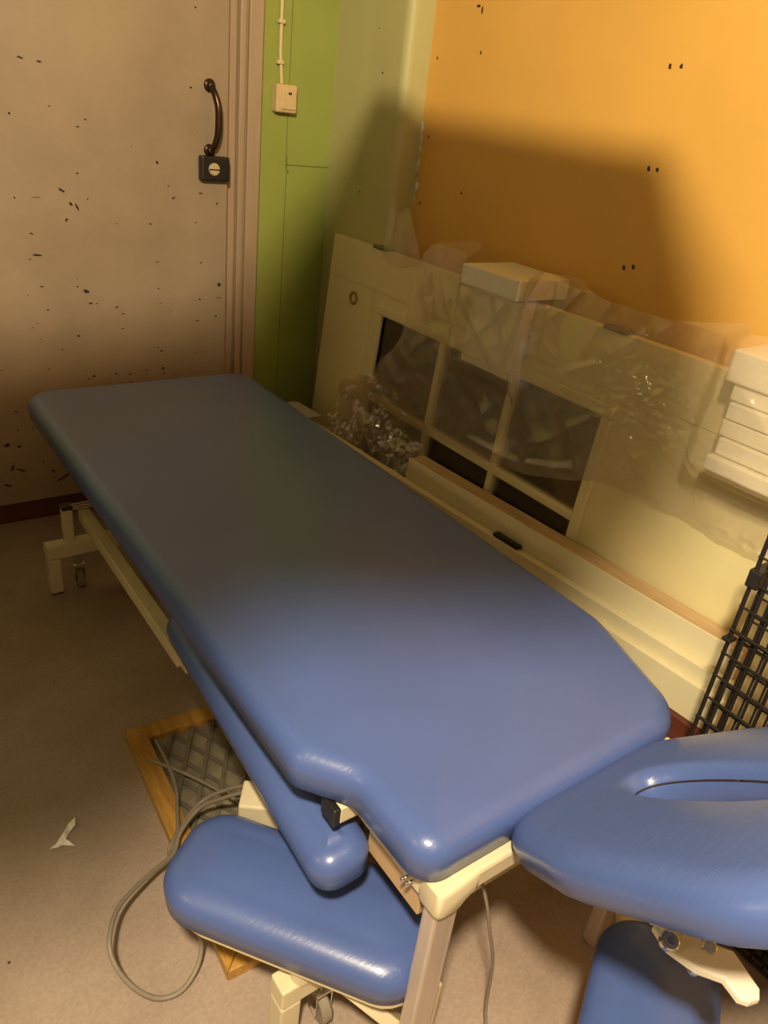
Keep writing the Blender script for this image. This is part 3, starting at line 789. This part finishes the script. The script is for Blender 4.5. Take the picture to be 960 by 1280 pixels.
for i in range(8):
    for j in range(3): bm.faces.new((gx[i * 4 + j], gx[i * 4 + j + 1], gx[i * 4 + j + 5], gx[i * 4 + j + 4]))
r = bmesh.ops.solidify(bm, geom=list(bm.faces), thickness=.001)
tag(rebase(obj('paper_sheet', bm, M['paper'], smooth=True), (1.35, 2.25, .402)), 'curled white paper sheet on the far end of the cream plank', 'paper')

# foam edge protectors on the leaning door
fp = thing('foam_protector', 'white foam block astride the door top with a flap hanging down', 'foam block', (1.56, 1.53, .99))
bm = bmesh.new(); add_box(bm, (1.462, 1.41, .9985), (1.655, 1.635, 1.052), .004); obj('block', bm, M['foam'], fp)
bm = bmesh.new(); dbox(bm, 1.415, 1.615, .795, .992, .0055, .050, .004); dbox(bm, 1.41, 1.625, .775, .80, .0055, .040, .003); obj('flap', bm, M['foam'], fp)
fq = thing('foam_protector', 'stepped white foam block over the near end of the leaning door', 'foam block', (1.5, .6, .82))
bm = bmesh.new(); add_box(bm, (1.440, .36, .9985), (1.640, .785, 1.064), .005); obj('block', bm, M['foam'], fq)
bm = bmesh.new()
for i, (z0, z1, xo, y1) in enumerate(((.962, .996, 1.452, .770), (.925, .960, 1.446, .764), (.888, .923, 1.450, .768), (.850, .886, 1.444, .760))):
    add_box(bm, (xo, .37, z0), (door_x(.85) - .008, y1, z1), .004)
add_box(bm, (1.430, .36, .815), (door_x(.80) - .008, .768, .848), .005)
obj('flap', bm, M['foam'], fq)

# clear plastic film draped over the leaning door
def interp(t, tab):
    for (a, va), (b, vb) in zip(tab, tab[1:]):
        if a <= t <= b: return va + (vb - va) * (t - a) / (b - a)
    return tab[0][1] if t < tab[0][0] else tab[-1][1]
TOP = [(.30, 1.095), (.78, 1.090), (.84, 1.085), (1.02, 1.056), (1.19, 1.058), (1.34, 1.078), (1.49, 1.088), (1.64, 1.058), (1.68, 1.075), (1.74, 1.090), (1.84, 1.070), (1.885, 1.03), (1.90, .92), (1.93, .745), (2.03, .635), (2.045, .57)]
BOT = [(.30, .60), (.60, .655), (.72, .656), (.82, .662), (1.05, .640), (1.2, .585), (1.34, .548), (1.53, .515), (1.69, .516), (1.87, .532), (2.04, .558)]
def sst(a, b, x):
    t = max(0, min(1, (x - a) / (b - a))); return t * t * (3 - 2 * t)
def ridge(p): return 1 - abs(noise.noise(p)) * 2
CREASES = [(.0028, .0045, p) for p in (
    [(1.064, .895), (1.024, .943), (1.001, .987), (1.009, 1.003), (1.026, .994)], [(1.096, .935), (1.053, .958), (1.019, .978)],
    [(.905, .917), (.862, .962), (.8, 1.021), (.756, 1.058)], [(1.013, .674), (.936, .714), (.846, .756)], [(.808, .734), (.786, .69), (.773, .615)],
    [(1.468, .995), (1.366, .921), (1.281, .883)], [(.766, .67), (.701, .683), (.637, .688)], [(.995, .866), (.971, .894)], [(.653, .66), (.591, .666)])]
CREASES += [(.012, .016, [(1.843, 1.024), (1.832, .937), (1.77, .851)]), (.009, .010, [(1.6, .562), (1.325, .579), (1.104, .645)]),
            (.008, .009, [(1.267, .845), (1.157, .911), (1.05, 1.009), (.959, 1.056)])]
def film_off(y, z):
    o = .020
    o += .050 * sst(1.34, 1.41, y) * (1 - sst(1.63, 1.71, y)) * sst(.72, .79, z)
    o += .105 * (1 - sst(.78, .87, y)) * sst(.76, .83, z)
    o += .012 * (noise.noise(Vector((y * 3.1, z * 3.7, 1.3))) + 1) * .7
    a = y * .75 + z * .65; b_ = -y * .65 + z * .75
    o += .010 * max(0, ridge(Vector((a * 2.2, b_ * 9, 4.0))) - .35)
    o += .007 * max(0, ridge(Vector((a * 11, b_ * 4, 9.0))) - .45)
    w = sst(.75, 1.0, y) * 0 + math.exp(-((y - .98) / .16) ** 2 - ((z - .85) / .10) ** 2)
    o += .007 * w * noise.noise(Vector((y * 45, z * 70, 2.0)))
    w2 = math.exp(-((y - .66) / .10) ** 2 - ((z - .665) / .03) ** 2)
    o += .006 * w2 * noise.noise(Vector((y * 55, z * 60, 5.0)))
    o += .0012 * noise.noise(Vector((y * 30, z * 30, 7.0)))
    for (amp, wd, pl) in CREASES:
        for (a, b) in zip(pl, pl[1:]):
            if not (min(a[0], b[0]) - .03 < y < max(a[0], b[0]) + .03 and min(a[1], b[1]) - .03 < z < max(a[1], b[1]) + .03): continue
            ux, uz = b[0] - a[0], b[1] - a[1]; t = max(0, min(1, ((y - a[0]) * ux + (z - a[1]) * uz) / (ux * ux + uz * uz)))
            d = math.hypot(y - a[0] - t * ux, z - a[1] - t * uz)
            k = (pl.index(a) + t) / (len(pl) - 1)
            o += amp * math.exp(-(d / wd) ** 2) * math.sin(math.pi * min(1, max(0, k))) ** .7
            break
    return o
film = thing('plastic_film', 'large sheet of clear plastic film draped over the leaning door', 'plastic film', (1.5, 1.3, .51))
bm = bmesh.new(); NYF, NZF = 440, 135; rows = []
for i in range(NYF + 1):
    y = .30 + (2.045 - .30) * i / NYF; t_, b_ = interp(y, TOP), interp(y, BOT)
    b_ += .008 * noise.noise(Vector((y * 9, 0, 3))); t_ += .006 * noise.noise(Vector((y * 12, 5, 3)))
    row = []
    if 1.398 < y < 1.645: t_ = min(t_, .990)
    for j in range(NZF + 1):
        z = b_ + (t_ - b_) * j / NZF
        o = film_off(y, z)
        x = door_x(z) - o
        if z > 1.060: x += (z - 1.060) * 2.6
        row.append(bm.verts.new((x, y, z)))
    rows.append(row)
for a, b in zip(rows, rows[1:]):
    for j in range(NZF): bm.faces.new((a[j], a[j + 1], b[j + 1], b[j]))
obj('sheet', bm, M['film'], film, smooth=True)
# tail of the film standing up against the corner
bm = bmesh.new(); rows = []
for i in range(25):
    t = i / 24; row = []
    for j in range(19):
        s = j / 18
        z = 0.965 + .165 * s
        yl, yr = 2.115 - .03 * s, 1.885 + .09 * s
        y = yr + (yl - yr) * t
        row.append(bm.verts.new((1.545 - .012 * ridge(Vector((y * 14, z * 5, 2))) - .012 * s, y, z + .012 * math.sin(t * 7))))
    rows.append(row)
for a, b in zip(rows, rows[1:]):
    for j in range(18): bm.faces.new((a[j], a[j + 1], b[j + 1], b[j]))
o = obj('gathered_tail', bm, M['film'], film, smooth=True)
# crumpled bunch of film behind the planks
bm = bmesh.new()
for layer in range(3):
    rows = []
    for i in range(43):
        u = i / 42; row = []
        for j in range(23):
            v = j / 22
            y = 2.19 - .50 * u
            prof = math.sin(math.pi * min(1, max(0, u * .97 + .02))) ** .5
            zb = .335 + .07 * (1 - prof)
            z = zb + (.06 + .205 * prof) * v
            p = Vector((y * 9, z * 11, layer * 3.7))
            x = 1.385 + .09 * v + .022 * layer
            d = Vector((noise.noise(p), noise.noise(p + Vector((7, 3, 1))), noise.noise(p + Vector((2, 9, 5))))) * .035
            d += Vector((ridge(p * 2.6), 0, ridge(p * 2.6 + Vector((4, 1, 0))))) * .010
            d += Vector((noise.noise(p * 5), noise.noise(p * 5 + Vector((1, 1, 1))), noise.noise(p * 5 + Vector((3, 3, 3))))) * .008
            q = Vector((x, y, z)) + d
            q.x = max(q.x, bline(1.4235, q.y)) if q.z < .405 else q.x; q.x = min(q.x, door_x(q.z) - .060)
            row.append(bm.verts.new(q))
        rows.append(row)
    for a, b in zip(rows, rows[1:]):
        for j in range(22): bm.faces.new((a[j], a[j + 1], b[j + 1], b[j]))
bmesh.ops.triangulate(bm, faces=bm.faces)
tag(rebase(obj('crumpled_film', bm, M['film_dense'], smooth=False), (1.43, 1.93, .40)), 'crumpled bunch of shiny clear film between plank and leaning door', 'plastic film')

# black wire crate folded flat, at the right
cr = thing('wire_crate', 'black wire crate folded flat and standing behind the headrest', 'wire crate', (1.27, .1, 0))
def wire_panel(x, y0, y1, z0, z1, name, sv=.027, sh=.052):
    b = bmesh.new()
    k = 0; y = y1
    while y > y0 - .001:
        r = .0042 if (k == 0 or k == 1) else .0024
        add_tube(b, [(x, y, z0), (x, y, z1)], r, 8)
        y -= sv; k += 1
    z = z0 + .004; k = 0
    while z < z1 + .001:
        r = .0036 if k % 4 == 0 else .0022
        add_tube(b, [(x - .004, y0, z), (x - .004, y1 + .003, z)], r, 8)
        z += sh; k += 1
    add_tube(b, [(x, y0, z1), (x, y1, z1)], .004, 8)
    return obj(name, b, M['wire'], cr, smooth=True, angle=60)
wire_panel(1.248, -.15, .512, .005, .835, 'side_panel', .024)
wire_panel(1.266, -.15, .500, .005, .815, 'side_panel', .024, .050)
wire_panel(1.290, -.15, .505, .005, .825, 'end_panel', .026, .054)
for z in (.745, .30):
    bm = bmesh.new(); add_box(bm, (1.238, .496, z - .018), (1.302, .520, z + .018), .004); obj('corner_clip', bm, M['wire'], cr)
bm = bmesh.new(); add_box(bm, (1.238, .504, .607), (1.262, .522, .614), .002); obj('latch', bm, M['wire'], cr)
bm = bmesh.new(); add_box(bm, (1.330, -.05, .002), (1.336, .40, .52), .001, mtx=None)
tag(rebase(obj('cardboard_sheet', bm, M['brownstuff']), (1.333, .17, 0)), 'brown cardboard sheet standing behind the black wire crate', 'cardboard')

# ------------------------------------------------------------------ light and camera
def area(name, loc, target, size, power, col, shape='DISK'):
    l = bpy.data.lights.new(name, 'AREA'); l.shape = shape; l.size = size; l.energy = power; l.color = col
    o = bpy.data.objects.new(name, l); COL.objects.link(o); o.location = loc
    o.rotation_euler = (Vector(target) - Vector(loc)).to_track_quat('-Z', 'Y').to_euler()
    return o
LAMP = Vector((-.3, -.2, 2.35))
l3 = bpy.data.lights.new('wall_lamp', 'POINT'); l3.energy = 14; l3.color = (1, .80, .46); l3.shadow_soft_size = .06
lo3 = bpy.data.objects.new('wall_lamp', l3); COL.objects.link(lo3); lo3.location = (-1.3, .84, 1.7)
bm = bmesh.new(); add_box(bm, (XL, 1.21, 0), (-.6, 1.31, ZC)); struct('blocker_wall', bm, M['plaster'])  # unseen wall stub, added to block the left lamp beyond its edge
l2 = bpy.data.lights.new('glint_fill', 'POINT'); l2.energy = 3.5; l2.color = (1, .78, .42); l2.shadow_soft_size = .12  # added weak fill with no real source, gives the film its glints
lo2 = bpy.data.objects.new('glint_fill', l2); COL.objects.link(lo2); lo2.location = (.9, -1.1, 2.5)
l = bpy.data.lights.new('ceiling_lamp', 'POINT'); l.energy = 325; l.color = (1, .82, .56); l.shadow_soft_size = .075
lo = bpy.data.objects.new('ceiling_lamp', l); COL.objects.link(lo); lo.location = LAMP
# unseen slab added below the lamp, outlined to cast the large soft shadow
FP = [(-1.2, 1.2), (.2, 1.04), (.5, 1.08), (.80, 1.40), (1.56, 1.02), (2.4, 1.28), (3.3, 1.95), (4.4, 3.2), (4.5, 6.2), (1.7, 3.5), (.3, 3.4), (-1.2, 3.3)]
bm = bmesh.new()
add_prism(bm, [(LAMP.x + (x - LAMP.x) * .25, LAMP.y + (y - LAMP.y) * .25) for x, y in FP], 1.755, 1.775, bevel=.003)
for x, y in ((.1, .6), (-.1, .35), (.7, 1.1)): add_cyl(bm, (x, y, 1.77), (x, y, ZC), .004, 8)
struct('shadow_blocker', bm, M['plaster'])
w = bpy.data.worlds.new('world'); scn.world = w; w.use_nodes = True
w.node_tree.nodes['Background'].inputs[0].default_value = (.9, .75, .5, 1)
w.node_tree.nodes['Background'].inputs[1].default_value = 0.02

cam = bpy.data.cameras.new('camera'); co = bpy.data.objects.new('camera', cam); COL.objects.link(co)
cam.sensor_fit = 'HORIZONTAL'; cam.sensor_width = 36; cam.lens = 955 / 960 * 36; cam.clip_start = .02
RC = [[0.81335, -0.18917, 0.55016], [-0.57142, -0.4374, 0.69437], [0.10929, -0.87914, -0.46386]]
mw = Matrix(((RC[0][0], -RC[0][1], -RC[0][2], 0), (RC[1][0], -RC[1][1], -RC[1][2], 0), (RC[2][0], -RC[2][1], -RC[2][2], 1.4), (0, 0, 0, 1)))
co.matrix_world = mw
scn.camera = co
vs = scn.view_settings
scn.display_settings.display_device = 'sRGB'
vs.view_transform = 'Standard'; vs.look = 'None'; vs.exposure = 0.0; vs.gamma = 1.0; vs.use_curve_mapping = False
